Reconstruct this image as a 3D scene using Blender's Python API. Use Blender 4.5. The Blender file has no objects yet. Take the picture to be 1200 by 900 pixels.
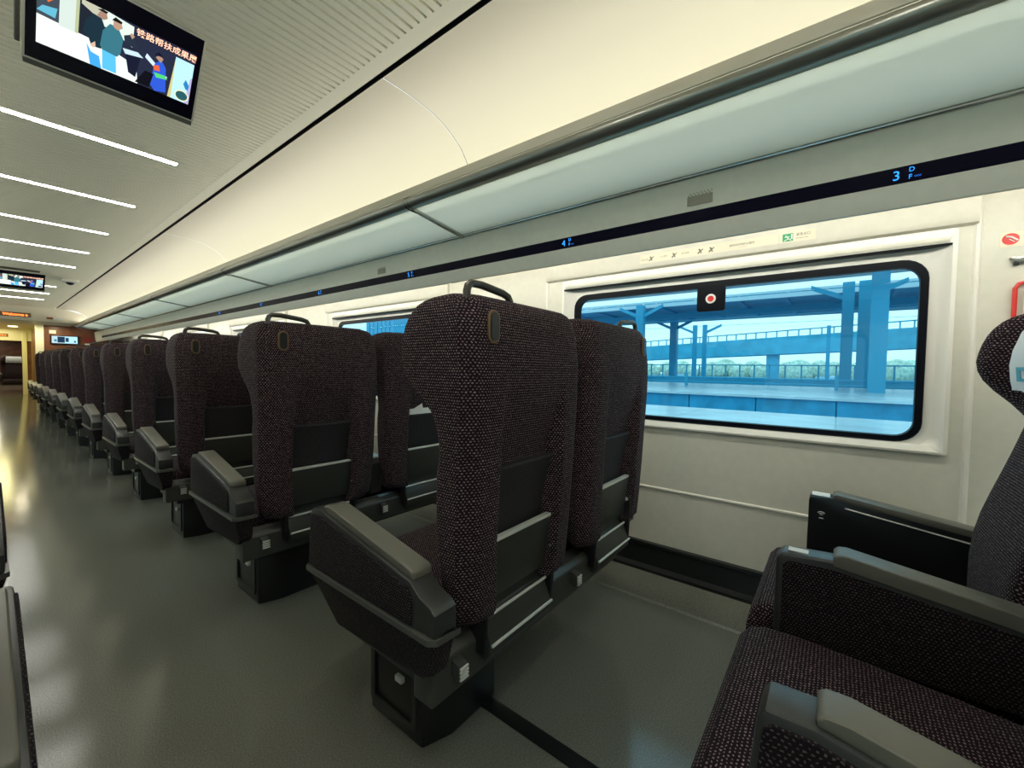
import bpy, bmesh, math, random
from mathutils import Vector, Matrix
random.seed(7)
S = bpy.context.scene
COL = S.collection
H = 1.04                      # eye height
CX = 0.295                    # middle of the aisle
PITCH = 1.09                  # seat pitch
XW = 2.08                     # window wall plane
Y_BACK, Y_END = -3.4, 13.5    # ends of this saloon

# ------------------------------------------------------------------ materials
def nodes_of(m):
    m.use_nodes = True
    nt = m.node_tree
    for n in list(nt.nodes): nt.nodes.remove(n)
    out = nt.nodes.new('ShaderNodeOutputMaterial')
    return nt, out
def N(nt, typ, **kw):
    n = nt.nodes.new(typ)
    for k, v in kw.items():
        if k in n.inputs: n.inputs[k].default_value = v
        else: setattr(n, k, v)
    return n
def math_node(nt, op, a, b=None):
    n = nt.nodes.new('ShaderNodeMath'); n.operation = op
    for i, x in enumerate((a, b)):
        if x is None: continue
        if isinstance(x, (int, float)): n.inputs[i].default_value = x
        else: nt.links.new(x, n.inputs[i])
    return n.outputs[0]
def rgba(c): return (c[0], c[1], c[2], 1.0)
def principled(name, col, rough=0.5, metal=0.0, noise=0.0, nscale=40.0, bump=0.0, bscale=200.0, spec=0.5, coat=0.0):
    m = bpy.data.materials.new(name); nt, out = nodes_of(m)
    p = N(nt, 'ShaderNodeBsdfPrincipled')
    p.inputs['Base Color'].default_value = rgba(col)
    p.inputs['Roughness'].default_value = rough
    p.inputs['Metallic'].default_value = metal
    p.inputs['Specular IOR Level'].default_value = spec
    p.inputs['Coat Weight'].default_value = coat
    nt.links.new(p.outputs[0], out.inputs[0])
    if noise or bump:
        tc = N(nt, 'ShaderNodeTexCoord')
    if noise:
        nz = N(nt, 'ShaderNodeTexNoise'); nz.inputs['Scale'].default_value = nscale; nz.inputs['Detail'].default_value = 5
        nt.links.new(tc.outputs['Object'], nz.inputs['Vector'])
        r = N(nt, 'ShaderNodeMapRange')
        r.inputs[1].default_value = 0.3; r.inputs[2].default_value = 0.7
        r.inputs[3].default_value = 1 - noise; r.inputs[4].default_value = 1 + noise
        nt.links.new(nz.outputs[0], r.inputs[0])
        mx = N(nt, 'ShaderNodeVectorMath', operation='SCALE')
        mx.inputs[0].default_value = col
        nt.links.new(r.outputs[0], mx.inputs['Scale'])
        nt.links.new(mx.outputs[0], p.inputs['Base Color'])
    if bump:
        nb = N(nt, 'ShaderNodeTexNoise'); nb.inputs['Scale'].default_value = bscale; nb.inputs['Detail'].default_value = 3
        nt.links.new(tc.outputs['Object'], nb.inputs['Vector'])
        b = N(nt, 'ShaderNodeBump'); b.inputs['Strength'].default_value = bump; b.inputs['Distance'].default_value = 0.002
        nt.links.new(nb.outputs[0], b.inputs['Height']); nt.links.new(b.outputs[0], p.inputs['Normal'])
    return m
def emit(name, col, strength):
    m = bpy.data.materials.new(name); nt, out = nodes_of(m)
    e = N(nt, 'ShaderNodeEmission'); e.inputs[0].default_value = rgba(col); e.inputs[1].default_value = strength
    nt.links.new(e.outputs[0], out.inputs[0]); return m
def fabric(name, base, dot, cu=0.0080, cv=0.0066, amt=1.0):
    """woven cloth: staggered short light stitches on a dark ground, in UV metres"""
    m = bpy.data.materials.new(name); nt, out = nodes_of(m); L = nt.links.new
    p = N(nt, 'ShaderNodeBsdfPrincipled'); p.inputs['Roughness'].default_value = 0.9
    p.inputs['Specular IOR Level'].default_value = 0.15
    p.inputs['Sheen Weight'].default_value = 0.03; p.inputs['Sheen Roughness'].default_value = 0.5
    uv = N(nt, 'ShaderNodeUVMap'); 
    nz = N(nt, 'ShaderNodeTexNoise'); nz.inputs['Scale'].default_value = 170; nz.inputs['Detail'].default_value = 1
    L(uv.outputs[0], nz.inputs['Vector'])
    sub = N(nt, 'ShaderNodeVectorMath', operation='SUBTRACT'); L(nz.outputs['Color'], sub.inputs[0]); sub.inputs[1].default_value = (.5, .5, .5)
    sc = N(nt, 'ShaderNodeVectorMath', operation='SCALE'); L(sub.outputs[0], sc.inputs[0]); sc.inputs['Scale'].default_value = 0.0055
    ad = N(nt, 'ShaderNodeVectorMath', operation='ADD'); L(uv.outputs[0], ad.inputs[0]); L(sc.outputs[0], ad.inputs[1])
    sp = N(nt, 'ShaderNodeSeparateXYZ'); L(ad.outputs[0], sp.inputs[0])
    u = math_node(nt, 'DIVIDE', sp.outputs[0], cu); v = math_node(nt, 'DIVIDE', sp.outputs[1], cv)
    row = math_node(nt, 'FLOOR', v)
    u2 = math_node(nt, 'ADD', u, math_node(nt, 'MULTIPLY', row, 0.5))
    fu = math_node(nt, 'ABSOLUTE', math_node(nt, 'SUBTRACT', math_node(nt, 'FRACT', u2), 0.5))
    fv = math_node(nt, 'ABSOLUTE', math_node(nt, 'SUBTRACT', math_node(nt, 'FRACT', v), 0.5))
    d = math_node(nt, 'MAXIMUM', math_node(nt, 'DIVIDE', fu, 0.20), math_node(nt, 'DIVIDE', fv, 0.17))
    mr = N(nt, 'ShaderNodeMapRange'); L(d, mr.inputs[0])
    mr.inputs[1].default_value = 1.25; mr.inputs[2].default_value = 0.75; mr.inputs[3].default_value = 0; mr.inputs[4].default_value = amt
    n2 = N(nt, 'ShaderNodeTexNoise'); n2.inputs['Scale'].default_value = 9; n2.inputs['Detail'].default_value = 2; L(uv.outputs[0], n2.inputs['Vector'])
    n3 = N(nt, 'ShaderNodeTexNoise'); n3.inputs['Scale'].default_value = 70; n3.inputs['Detail'].default_value = 2; L(uv.outputs[0], n3.inputs['Vector'])
    k = math_node(nt, 'MULTIPLY', mr.outputs[0], math_node(nt, 'ADD', math_node(nt, 'MULTIPLY', n3.outputs[0], 1.3), 0.15))
    mix = N(nt, 'ShaderNodeMix', data_type='RGBA'); L(k, mix.inputs[0])
    mix.inputs[6].default_value = rgba(base); mix.inputs[7].default_value = rgba(dot)
    L(mix.outputs[2], p.inputs['Base Color'])
    b = N(nt, 'ShaderNodeBump'); b.inputs['Strength'].default_value = 0.35; b.inputs['Distance'].default_value = 0.002
    hh = math_node(nt, 'ADD', k, math_node(nt, 'MULTIPLY', n2.outputs[0], 2.0)); L(hh, b.inputs['Height']); L(b.outputs[0], p.inputs['Normal'])
    L(p.outputs[0], out.inputs[0]); return m
def glass_tint(name, col, gloss=0.06, rough=0.02):
    m = bpy.data.materials.new(name); nt, out = nodes_of(m); L = nt.links.new
    t = N(nt, 'ShaderNodeBsdfTransparent'); t.inputs[0].default_value = rgba(col)
    g = N(nt, 'ShaderNodeBsdfGlossy'); g.inputs['Roughness'].default_value = rough
    lw = N(nt, 'ShaderNodeFresnel'); lw.inputs[0].default_value = 1.45
    mx = N(nt, 'ShaderNodeMixShader'); ge = N(nt, 'ShaderNodeNewGeometry'); fr = math_node(nt, 'MULTIPLY', lw.outputs[0], math_node(nt, 'SUBTRACT', 1.0, ge.outputs['Backfacing'])); L(fr, mx.inputs[0]); L(t.outputs[0], mx.inputs[1]); L(g.outputs[0], mx.inputs[2])
    L(mx.outputs[0], out.inputs[0]); return m

M = {}
M['panel'] = principled('wall_panel', (0.69, 0.685, 0.59), 0.45, noise=0.03, nscale=30, bump=0.05, bscale=400)
M['panel_white'] = principled('white_trim', (0.84, 0.83, 0.76), 0.35)
M['seam'] = principled('seam', (.035, .028, .018), .8, spec=.1)
M['ceil'] = principled('ceiling_panel', (0.88, 0.85, 0.69), 0.5)
M['cove'] = principled('cove_panel', (0.74, 0.69, 0.56), 0.5)
M['dark_gap'] = principled('dark_joint', (0.015, 0.015, 0.013), 0.6)
M['rack_roll'] = principled('rack_grey_metal', (0.30, 0.31, 0.27), 0.32, metal=0.75)
M['rack_lip'] = principled('rack_lip', (0.55, 0.52, 0.42), 0.4)
def frosted():
    m = bpy.data.materials.new('frosted_glass'); nt, out = nodes_of(m); L = nt.links.new
    d = N(nt, 'ShaderNodeBsdfPrincipled'); d.inputs['Base Color'].default_value = (.62, .67, .64, 1); d.inputs['Roughness'].default_value = .3
    t = N(nt, 'ShaderNodeBsdfTranslucent'); t.inputs[0].default_value = (.78, .84, .81, 1)
    mx = N(nt, 'ShaderNodeMixShader'); mx.inputs[0].default_value = .5; L(d.outputs[0], mx.inputs[1]); L(t.outputs[0], mx.inputs[2]); L(mx.outputs[0], out.inputs[0]); return m
M['rack_glass'] = frosted()
M['steel'] = principled('steel', (0.42, 0.43, 0.40), 0.25, metal=0.9)
M['strip'] = principled('number_strip', (0.002, 0.002, 0.014), 0.25, spec=0.06)
M['ink_blue'] = emit('dim_led', (.02, .10, .45), .6)
M['blue_led'] = emit('blue_led', (0.03, 0.30, 1.0), 1.4)
M['red_led'] = emit('red_led', (1.0, 0.16, 0.03), 3.5)
M['led'] = emit('ceiling_led', (1.0, 0.97, 0.90), 36.0)
M['fabric'] = fabric('seat_fabric', (0.0120, 0.0056, 0.0105), (0.35, 0.265, 0.265))
M['fabric_dark'] = fabric('armrest_fabric', (0.0075, 0.0050, 0.0080), (0.20, 0.165, 0.15), cu=0.0072, cv=0.0062, amt=0.55)
M['pocket'] = principled('pocket_cloth', (0.017, 0.015, 0.017), 0.75, noise=0.4, nscale=160, bump=0.3, bscale=500)
M['plastic'] = principled('dark_plastic', (0.028, 0.029, 0.028), 0.42, bump=0.15, bscale=900)
M['pad'] = principled('armrest_pad', (0.125, 0.122, 0.098), 0.36, bump=0.15, bscale=900)
M['arm_plastic'] = principled('armrest_plastic', (0.034, 0.035, 0.034), 0.34, bump=0.12, bscale=900)
M['black'] = principled('black_plastic', (0.008, 0.009, 0.010), 0.35)
M['beam'] = principled('beam_grey', (0.050, 0.051, 0.046), 0.38, metal=0.1)
M['chrome'] = principled('satin_edge', (0.74, 0.75, 0.70), 0.3, metal=0.25)
M['table'] = principled('table_plastic', (0.036, 0.037, 0.032), 0.38, bump=0.2, bscale=700)
M['brown'] = principled('brown_stitch', (0.16, 0.095, 0.045), 0.7)
M['rubber'] = principled('rubber_gasket', (0.003, 0.004, 0.008), 0.35, spec=0.12)
M['white'] = principled('white_cloth', (0.80, 0.86, 0.90), 0.85, bump=0.1, bscale=120)
M['cyan'] = principled('cyan_print', (0.12, 0.48, 0.62), 0.8)
M['paper'] = principled('paper', (0.80, 0.80, 0.78), 0.6)
M['label'] = principled('pale_label', (0.78, 0.74, 0.58), 0.4)
M['ink'] = principled('grey_ink', (0.16, 0.15, 0.12), 0.6)
M['ink_pale'] = principled('pale_ink', (0.42, 0.38, 0.27), 0.6)
M['green'] = principled('green_sign', (0.03, 0.38, 0.16), 0.5)
M['red'] = principled('red_plastic', (0.70, 0.03, 0.025), 0.35)
M['wood'] = principled('bulkhead_wood', (0.17, 0.062, 0.026), 0.4, noise=0.35, nscale=6)
M['glass'] = glass_tint('window_glass', (0.66, 0.93, 1.0))
M['vest'] = principled('vestibule_panel', (0.60, 0.53, 0.24), 0.35)
M['screen_black'] = principled('screen_black', (0.003, 0.003, 0.012), 0.2)
M['tv_case'] = principled('tv_case', (0.62, 0.60, 0.52), 0.35)
M['tv_grey'] = principled('tv_grey', (0.10, 0.10, 0.085), 0.5)
M['kick'] = principled('kick_rail', (0.012, 0.014, 0.014), 0.3)

def floor_mat():
    m = bpy.data.materials.new('floor_vinyl'); nt, out = nodes_of(m); L = nt.links.new
    p = N(nt, 'ShaderNodeBsdfPrincipled'); tc = N(nt, 'ShaderNodeTexCoord')
    n1 = N(nt, 'ShaderNodeTexNoise'); n1.inputs['Scale'].default_value = 260; n1.inputs['Detail'].default_value = 4; L(tc.outputs['Object'], n1.inputs['Vector'])
    n2 = N(nt, 'ShaderNodeTexNoise'); n2.inputs['Scale'].default_value = 3.0; n2.inputs['Detail'].default_value = 5; L(tc.outputs['Object'], n2.inputs['Vector'])
    cr = N(nt, 'ShaderNodeValToRGB'); e = cr.color_ramp.elements
    e[0].position = 0.35; e[0].color = (0.115, 0.122, 0.105, 1); e[1].position = 0.68; e[1].color = (0.215, 0.215, 0.178, 1)
    L(n1.outputs[0], cr.inputs[0])
    L(cr.outputs[0], p.inputs['Base Color'])
    mr = N(nt, 'ShaderNodeMapRange'); L(n2.outputs[0], mr.inputs[0]); mr.inputs[1].default_value = .3; mr.inputs[2].default_value = .7
    p.inputs['Roughness'].default_value = 0.115
    b = N(nt, 'ShaderNodeBump'); b.inputs['Strength'].default_value = 0.04; b.inputs['Distance'].default_value = 0.003
    L(n1.outputs[0], b.inputs['Height']); L(b.outputs[0], p.inputs['Normal'])
    p.inputs['Specular IOR Level'].default_value = 0.42
    L(p.outputs[0], out.inputs[0]); return m
M['floor'] = floor_mat()

# ------------------------------------------------------------------ mesh builder
class MB:
    def __init__(s): s.v = []; s.f = []; s.mi = []; s.cur = 0
    def add(s, vs, fs):
        o = len(s.v); s.v += [tuple(v) for v in vs]
        for f in fs: s.f.append([i + o for i in f]); s.mi.append(s.cur)
        return s
    def box(s, x0, x1, y0, y1, z0, z1):
        return s.add([(x0,y0,z0),(x1,y0,z0),(x1,y1,z0),(x0,y1,z0),(x0,y0,z1),(x1,y0,z1),(x1,y1,z1),(x0,y1,z1)],
                     [(0,3,2,1),(4,5,6,7),(0,1,5,4),(1,2,6,5),(2,3,7,6),(3,0,4,7)])
    def prism(s, pts, a, b, axis='x'):
        n = len(pts)
        def P(p, t):
            if axis == 'x': return (t, p[0], p[1])
            if axis == 'y': return (p[0], t, p[1])
            return (p[0], p[1], t)
        vs = [P(p, a) for p in pts] + [P(p, b) for p in pts]
        fs = [tuple(range(n)), tuple(range(2*n-1, n-1, -1))] + [(i, (i+1) % n, n+(i+1) % n, n+i) for i in range(n)]
        return s.add(vs, fs)
    def loops(s, loops, cap0=False, cap1=False, closed=True):
        n = len(loops[0]); vs = [p for l in loops for p in l]; fs = []
        for k in range(len(loops)-1):
            for i in range(n if closed else n-1):
                j = (i+1) % n
                fs.append((k*n+i, k*n+j, (k+1)*n+j, (k+1)*n+i))
        if cap0: fs.append(tuple(range(n-1, -1, -1)))
        if cap1: fs.append(tuple((len(loops)-1)*n+i for i in range(n)))
        return s.add(vs, fs)
    def tube(s, path, r, n=10, closed=False, caps=True):
        path = [Vector(p) for p in path]; L = len(path); rings = []
        prev = None
        for i, p in enumerate(path):
            if closed: t = path[(i+1) % L] - path[i-1]
            else: t = path[min(i+1, L-1)] - path[max(i-1, 0)]
            t.normalize()
            if prev is None:
                a = Vector((0,0,1)) if abs(t.z) < .9 else Vector((1,0,0))
                u = t.cross(a).normalized()
            else:
                u = (prev - t*prev.dot(t)).normalized()
            prev = u; w = t.cross(u)
            rr = r[i] if isinstance(r, (list, tuple)) else r
            rings.append([p + u*rr*math.cos(2*math.pi*k/n) + w*rr*math.sin(2*math.pi*k/n) for k in range(n)])
        if closed: rings.append(rings[0])
        return s.loops(rings, caps and not closed, caps and not closed)
    def profile(s, pts, y0, y1):      # open sheet: (x, z) line swept along y
        return s.loops([[(x, y0, z) for x, z in pts], [(x, y1, z) for x, z in pts]], closed=False)
    def build(s, name, mat, parent=None, bevel=0.0, segs=2, angle=35, origin=None, recalc=True, mirror=None):
        mats = mat if isinstance(mat, (list, tuple)) else [mat]
        if mirror is not None: s.v = [(2*mirror - x, y, z) for x, y, z in s.v]
        if parent is None and origin is None:
            xs = [p[0] for p in s.v]; ys = [p[1] for p in s.v]; zs = [p[2] for p in s.v]
            origin = ((min(xs)+max(xs))/2, (min(ys)+max(ys))/2, min(zs))
        o = Vector(origin) if origin is not None else Vector((0,0,0))
        bm = bmesh.new()
        vv = [bm.verts.new((x-o.x, y-o.y, z-o.z)) for x, y, z in s.v]
        for f, mi in zip(s.f, s.mi):
            try:
                fc = bm.faces.new([vv[i] for i in f]); fc.material_index = mi
            except ValueError: pass
        if recalc: bmesh.ops.recalc_face_normals(bm, faces=bm.faces)
        if bevel > 0:
            es = [e for e in bm.edges if len(e.link_faces) == 2 and e.calc_face_angle(0) > math.radians(28)]
            bmesh.ops.bevel(bm, geom=es, offset=bevel, segments=segs, profile=0.6, affect='EDGES', clamp_overlap=True)
        uvl = bm.loops.layers.uv.new('UVMap')
        bm.normal_update()
        for f in bm.faces:
            n = f.normal; ax, ay, az = abs(n.x), abs(n.y), abs(n.z)
            for l in f.loops:
                c = l.vert.co
                if ay >= ax and ay >= az: l[uvl].uv = (c.x, c.z)
                elif ax >= az: l[uvl].uv = (c.y + .003, c.z)
                else: l[uvl].uv = (c.x, c.y + .004)
            f.smooth = True
        me = bpy.data.meshes.new(name); bm.to_mesh(me); bm.free()
        me.set_sharp_from_angle(angle=math.radians(angle))
        for m in mats: me.materials.append(m)
        ob = bpy.data.objects.new(name, me); COL.objects.link(ob)
        ob.location = o
        if parent is not None: ob.parent = parent
        return ob

def tag(o, label=None, cat=None, group=None, kind=None):
    if label: o['label'] = label
    if cat: o['category'] = cat
    if group: o['group'] = group
    if kind: o['kind'] = kind
    return o
def empty(name, loc, rz=0.0):
    o = bpy.data.objects.new(name, None); COL.objects.link(o); o.location = loc; o.rotation_euler = (0, 0, rz)
    o.empty_display_size = 0.1
    return o
def structure(name, mb, mat, label, cat='structure', **kw):
    return tag(mb.build(name, mat, **kw), label, cat, kind='structure')
def kids(o): return [c for c in bpy.data.objects if c.parent == o]
def copy_tree(o, parent=None):
    c = o.copy(); COL.objects.link(c)
    if parent is not None: c.parent = parent
    for ch in list(o.children): copy_tree(ch, c)
    return c
def interp(tab, z):
    if z <= tab[0][0]: return tab[0][1]
    for (a, va), (b, vb) in zip(tab, tab[1:]):
        if z <= b:
            t = (z-a)/(b-a); return va + (vb-va)*t
    return tab[-1][1]
def rrect(a0, a1, b0, b1, r, n=6):
    pts = []
    for cx, cy, s in ((a1-r, b1-r, 0), (a0+r, b1-r, 90), (a0+r, b0+r, 180), (a1-r, b0+r, 270)):
        for k in range(n+1):
            t = math.radians(s + 90*k/n); pts.append((cx + r*math.cos(t), cy + r*math.sin(t)))
    return pts
def text_mesh(name, body, size, mat, origin, xdir, ydir, parent=None, depth=0.0004, align='LEFT', off=0.0):
    """flat lettering standing on its surface; xdir/ydir are the reading and the up direction"""
    cu = bpy.data.curves.new(name, 'FONT'); cu.body = body; cu.size = size; cu.extrude = depth; cu.align_x = align; cu.offset = off
    cu.resolution_u = 3
    tmp = bpy.data.objects.new(name + '_t', cu); COL.objects.link(tmp)
    dg = bpy.context.evaluated_depsgraph_get(); dg.update()
    me = bpy.data.meshes.new_from_object(tmp.evaluated_get(dg))
    bpy.data.objects.remove(tmp); bpy.data.curves.remove(cu)
    X = Vector(xdir).normalized(); Y = Vector(ydir).normalized(); Z = X.cross(Y)
    R = Matrix((X, Y, Z)).transposed().to_4x4()
    me.transform(Matrix.Translation(Vector(origin)) @ R if parent is not None else R)
    me.materials.clear(); me.materials.append(mat); me.name = name
    ob = bpy.data.objects.new(name, me); COL.objects.link(ob)
    if parent is not None: ob.parent = parent
    else: ob.location = origin
    return ob
WALLX, UPZ = (0, -1, 0), (0, 0, 1)     # reading direction on the window wall

# ------------------------------------------------------------------ camera
f = 485.6
cam = bpy.data.cameras.new('camera'); co = bpy.data.objects.new('camera', cam); COL.objects.link(co)
cam.sensor_width = 36; cam.sensor_fit = 'HORIZONTAL'; cam.lens = f/1200*36; cam.clip_start = 0.02; cam.clip_end = 1000
def dirv(u, v): return Vector((u-600, -(v-450), -f)).normalized()
dY = dirv(-20, 423); dX = dirv(979, 438); dX = (dX - dY*dX.dot(dY)).normalized(); dZ = dX.cross(dY)
R = Matrix((dX, dY, dZ))
co.matrix_world = Matrix.Translation((0, 0, H)) @ R.to_4x4()
S.camera = co

# ------------------------------------------------------------------ floor
fl = MB()
prof = [(-1.49, 0.045), (-1.35, 0.02), (-1.24, 0.0), (1.832, 0.0), (1.838, 0.0055), (1.846, 0.007), (1.856, 0.005), (1.94, 0.020), (2.09, 0.045)]
fl.profile(prof, Y_BACK, 20.0)
fl.profile([(-1.49, 0.0), (2.08, 0.0)], 20.0, 30.0)
structure('floor', fl, M['floor'], 'dark grey green vinyl floor of the coach', 'floor', recalc=False)
# ------------------------------------------------------------------ ceiling: grooved middle panel, dark joints, curved cove panels
ZC = 2.10
c = MB()
gx0, gx1 = -0.26, 0.85
c.profile([(gx1, ZC), (0.905, ZC)], Y_BACK, 12.3); c.profile([(-0.315, ZC), (gx0, ZC)], Y_BACK, 12.3)
y = Y_BACK; p = 0.033
pr = []
while y < 12.3 - 1e-6:
    pr += [(y, ZC), (y + p*0.70, ZC), (y + p*0.76, ZC + 0.010), (y + p*0.94, ZC + 0.010)]
    y += p
pr.append((12.3, ZC))
c.loops([[(gx0, a, b) for a, b in pr], [(gx1, a, b) for a, b in pr]], closed=False)
for gx in (gx0, gx1):
    for i in range(0, len(pr)-1, 4):
        q = pr[i+1:i+4] + [(pr[i+4][0], ZC)]
        c.add([(gx, a, b) for a, b in q], [tuple(range(4))])
structure('ceiling', c, M['ceil'], 'grooved beige ceiling panel over the aisle', 'ceiling', recalc=False, angle=20)
cove_pts = [(0.925, 2.100), (1.00, 2.100), (1.07, 2.0985), (1.132, 2.092), (1.18, 2.084), (1.225, 2.070), (1.275, 2.047), (1.327, 2.014), (1.362, 1.972), (1.39, 1.93), (1.43, 1.885), (1.48, 1.845)]
CS = [1.348 - 3.1, 1.348, 1.348 + 3.0, 1.348 + 6.0, 1.348 + 9.0, 12.3]
for side in ('right', 'left'):
    mir = None if side == 'right' else CX
    cv = MB()
    ys = [Y_BACK] + CS
    for a, b in zip(ys, ys[1:]):
        cv.profile(cove_pts, a + 0.002, b - (0.002 if b < 12.2 else -.03))
        # a thin rolled edge at each joint
        cv.cur = 1; cv.profile([(x + .003, z + 0.004) for x, z in cove_pts], b - 0.005, min(b + 0.005, 12.3)); cv.cur = 0
    structure('ceiling_cove_' + side, cv, [M['cove'], M['seam']], 'curved cream ceiling panels glowing above the %s-hand rack' % side, 'ceiling', mirror=mir, recalc=False, angle=30)
    jt = MB(); jt.profile([(0.903, ZC), (0.905, ZC + 0.02), (0.925, ZC + 0.02), (0.927, ZC)], Y_BACK, 12.3)
    structure('trim_1' if side == 'right' else 'trim_2', jt, M['dark_gap'], 'dark joint line beside the grooved ceiling on the %s-hand side' % side, 'trim', mirror=mir, recalc=False)

# ------------------------------------------------------------------ window walls
WIN = [0.474 - 2.56, 0.474, 0.474 + 2.56, 0.474 + 5.12, 0.474 + 7.68, 0.474 + 10.24]   # window centres
HW = 0.785                                                     # half width of the recess
Z0, Z1 = 0.775, 1.545
def window_wall(side):
    mir = None if side == 'right' else CX
    w = MB()
    edges = [Y_BACK]
    for cy in WIN: edges += [cy - HW, cy + HW]
    edges.append(Y_END)
    for a, b in zip(edges, edges[1:]):
        w.add([(XW, a, 0.03), (XW, b, 0.03), (XW, b, Z0), (XW, a, Z0)], [(0, 1, 2, 3)])
        w.add([(XW, a, Z1), (XW, b, Z1), (XW, b, 1.90), (XW, a, 1.90)], [(0, 1, 2, 3)])
    for k in range(0, len(edges)-1, 2):
        a, b = edges[k], edges[k+1]
        if b > a: w.add([(XW, a, Z0), (XW, b, Z0), (XW, b, Z1), (XW, a, Z1)], [(0, 1, 2, 3)])
    for cy in WIN:      # reveal around the recess
        ys, zs, X2 = (cy - HW, cy + HW), (Z0, Z1), XW + 0.05
        w.loops([[(XW, ys[0], zs[0]), (XW, ys[1], zs[0]), (XW, ys[1], zs[1]), (XW, ys[0], zs[1])],
                 [(X2, ys[0], zs[0]), (X2, ys[1], zs[0]), (X2, ys[1], zs[1]), (X2, ys[0], zs[1])]])
    structure('wall_' + side, w, M['panel'], 'beige side wall with windows on the %s' % side, 'wall', mirror=mir, recalc=False)
    t = MB()
    # header boards above each window, vertical and horizontal ribs
    for cy in WIN:
        a, b = cy - 0.832, cy + 0.895
        t.prism([(XW, 1.549), (XW - 0.022, 1.556), (XW - 0.030, 1.575), (XW - 0.030, 1.70), (XW, 1.73)], a, b, 'y')
    structure('trim_3' if side == 'right' else 'trim_4', t, M['panel'], 'header boards above the windows of the %s wall' % side, 'trim', bevel=0.003, mirror=mir)
    t = MB()
    for cy in WIN:
        for yy in (cy - 0.832, cy + 0.895):
            t.prism([(XW, yy - 0.010), (XW - 0.009, yy - 0.004), (XW - 0.009, yy + 0.004), (XW, yy + 0.010)], 0.05, 1.72, 'z')
    t.prism([(XW, 0.446), (XW - 0.007, 0.449), (XW - 0.007, 0.456), (XW, 0.459)], Y_BACK, Y_END, 'y')
    structure('trim_5' if side == 'right' else 'trim_6', t, M['panel_white'], 'pale ribs between the panels of the %s wall' % side, 'trim', mirror=mir)
    k = MB()
    k.prism([(XW, 0.032), (XW - 0.05, 0.036), (XW - 0.05, 0.05), (XW - 0.020, 0.060), (XW - 0.015, 0.15), (XW - 0.022, 0.156), (XW - 0.022, 0.170), (XW, 0.172)], Y_BACK, Y_END, 'y')
    structure('baseboard_' + side, k, M['kick'], 'black kick rail along the foot of the %s wall' % side, 'baseboard', mirror=mir)
window_wall('right'); window_wall('left')

def make_window(idx, cy, side, tab=False):
    mir = 1 if side == 'right' else -1
    xo = 0 if side == 'right' else CX
    root = empty('window_%d' % idx, (XW if side == 'right' else 2*CX - XW, cy, 0))
    def b(mb, name, mat, **kw):
        mb.v = [(mir*x, y, z) for x, y, z in mb.v]
        return mb.build(name, mat, root, **kw)
    def loop(y0, y1, z0, z1, r, x): return [(x, p, q) for p, q in rrect(y0, y1, z0, z1, r)]
    fr = MB()
    fr.loops([loop(-HW, HW, .772, 1.546, .008, .03), loop(-HW, HW, .760, 1.546, .008, -.016), loop(-HW+.012, HW-.012, .768, 1.515, .010, -.018),
              loop(-HW+.022, HW-.022, .790, 1.506, .03, -.004), loop(-.748, .746, .780, 1.490, .06, .018), loop(-.723, .721, .792, 1.461, .075, .022)])
    b(fr, 'window_frame', M['panel_white'], angle=40)
    rail = MB(); rail.box(-.0195, .012, -.772, .772, 1.490, 1.497)
    b(rail, 'blind_rail', M['rubber'], bevel=.003)
    ca = MB(); ca.prism([(.022, 1.4950), (-.012, 1.4955), (-.019, 1.507), (-.019, 1.520), (.0, 1.528)], -HW+.02, HW-.02, 'y')
    b(ca, 'blind_cassette', M['panel'], bevel=.003)
    ga = MB()
    ga.loops([loop(-.724, .722, .790, 1.463, .075, .021), loop(-.722, .720, .793, 1.461, .075, .012), loop(-.700, .683, .812, 1.432, .055, .012), loop(-.698, .681, .815, 1.430, .055, .026)])
    b(ga, 'gasket', M['rubber'], angle=40)
    gl = MB(); gl.loops([loop(-.71, .70, .80, 1.45, .06, .020), loop(-.71, .70, .80, 1.45, .06, .024)], True, True)
    pane = b(gl, 'glass_pane', M['glass'])
    if tab:
        tb = MB(); tb.loops([loop(-.062, .060, .0+1.322, 1.44, .012, .0185), loop(-.062, .060, 1.322, 1.44, .012, .0135)], True, True)
        b(tb, 'breaker_tab', M['rubber'])
        st = MB()
        st.loops([[(.0125, .022*math.cos(t), 1.380+.022*math.sin(t)) for t in [2*math.pi*i/28 for i in range(28)]],
                  [(.0132, .022*math.cos(t), 1.380+.022*math.sin(t)) for t in [2*math.pi*i/28 for i in range(28)]]], True, True)
        so = b(st, 'break_point_sticker', M['paper']); so['label'] = 'round white sticker with a red centre'
        st = MB()
        st.loops([[(.0117, .0135*math.cos(t), 1.380+.0135*math.sin(t)) for t in [2*math.pi*i/28 for i in range(28)]],
                  [(.0126, .0135*math.cos(t), 1.380+.0135*math.sin(t)) for t in [2*math.pi*i/28 for i in range(28)]]], True, True)
        st.v = [(mir*x, y, z) for x, y, z in st.v]
        st.build('red_dot', M['red'], so)
    tag(root, ['', 'window behind the viewer', 'big window with a round red and white sticker, showing the platform', 'window half hidden behind the second double seat',
               'third window hidden by the far seats', 'fourth window hidden by the far seats', 'last window before the bulkhead'][idx] if side == 'right' else 'window across the aisle', 'window', kind='structure')
    return root
for i, cy in enumerate(WIN): make_window(i+1, cy, 'right', tab=(i == 1))
for i, cy in enumerate(WIN): make_window(i+7, cy, 'left').__setitem__('label', 'window %s across the aisle' % ['first', 'second', 'third', 'fourth', 'fifth', 'sixth'][i])

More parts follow.
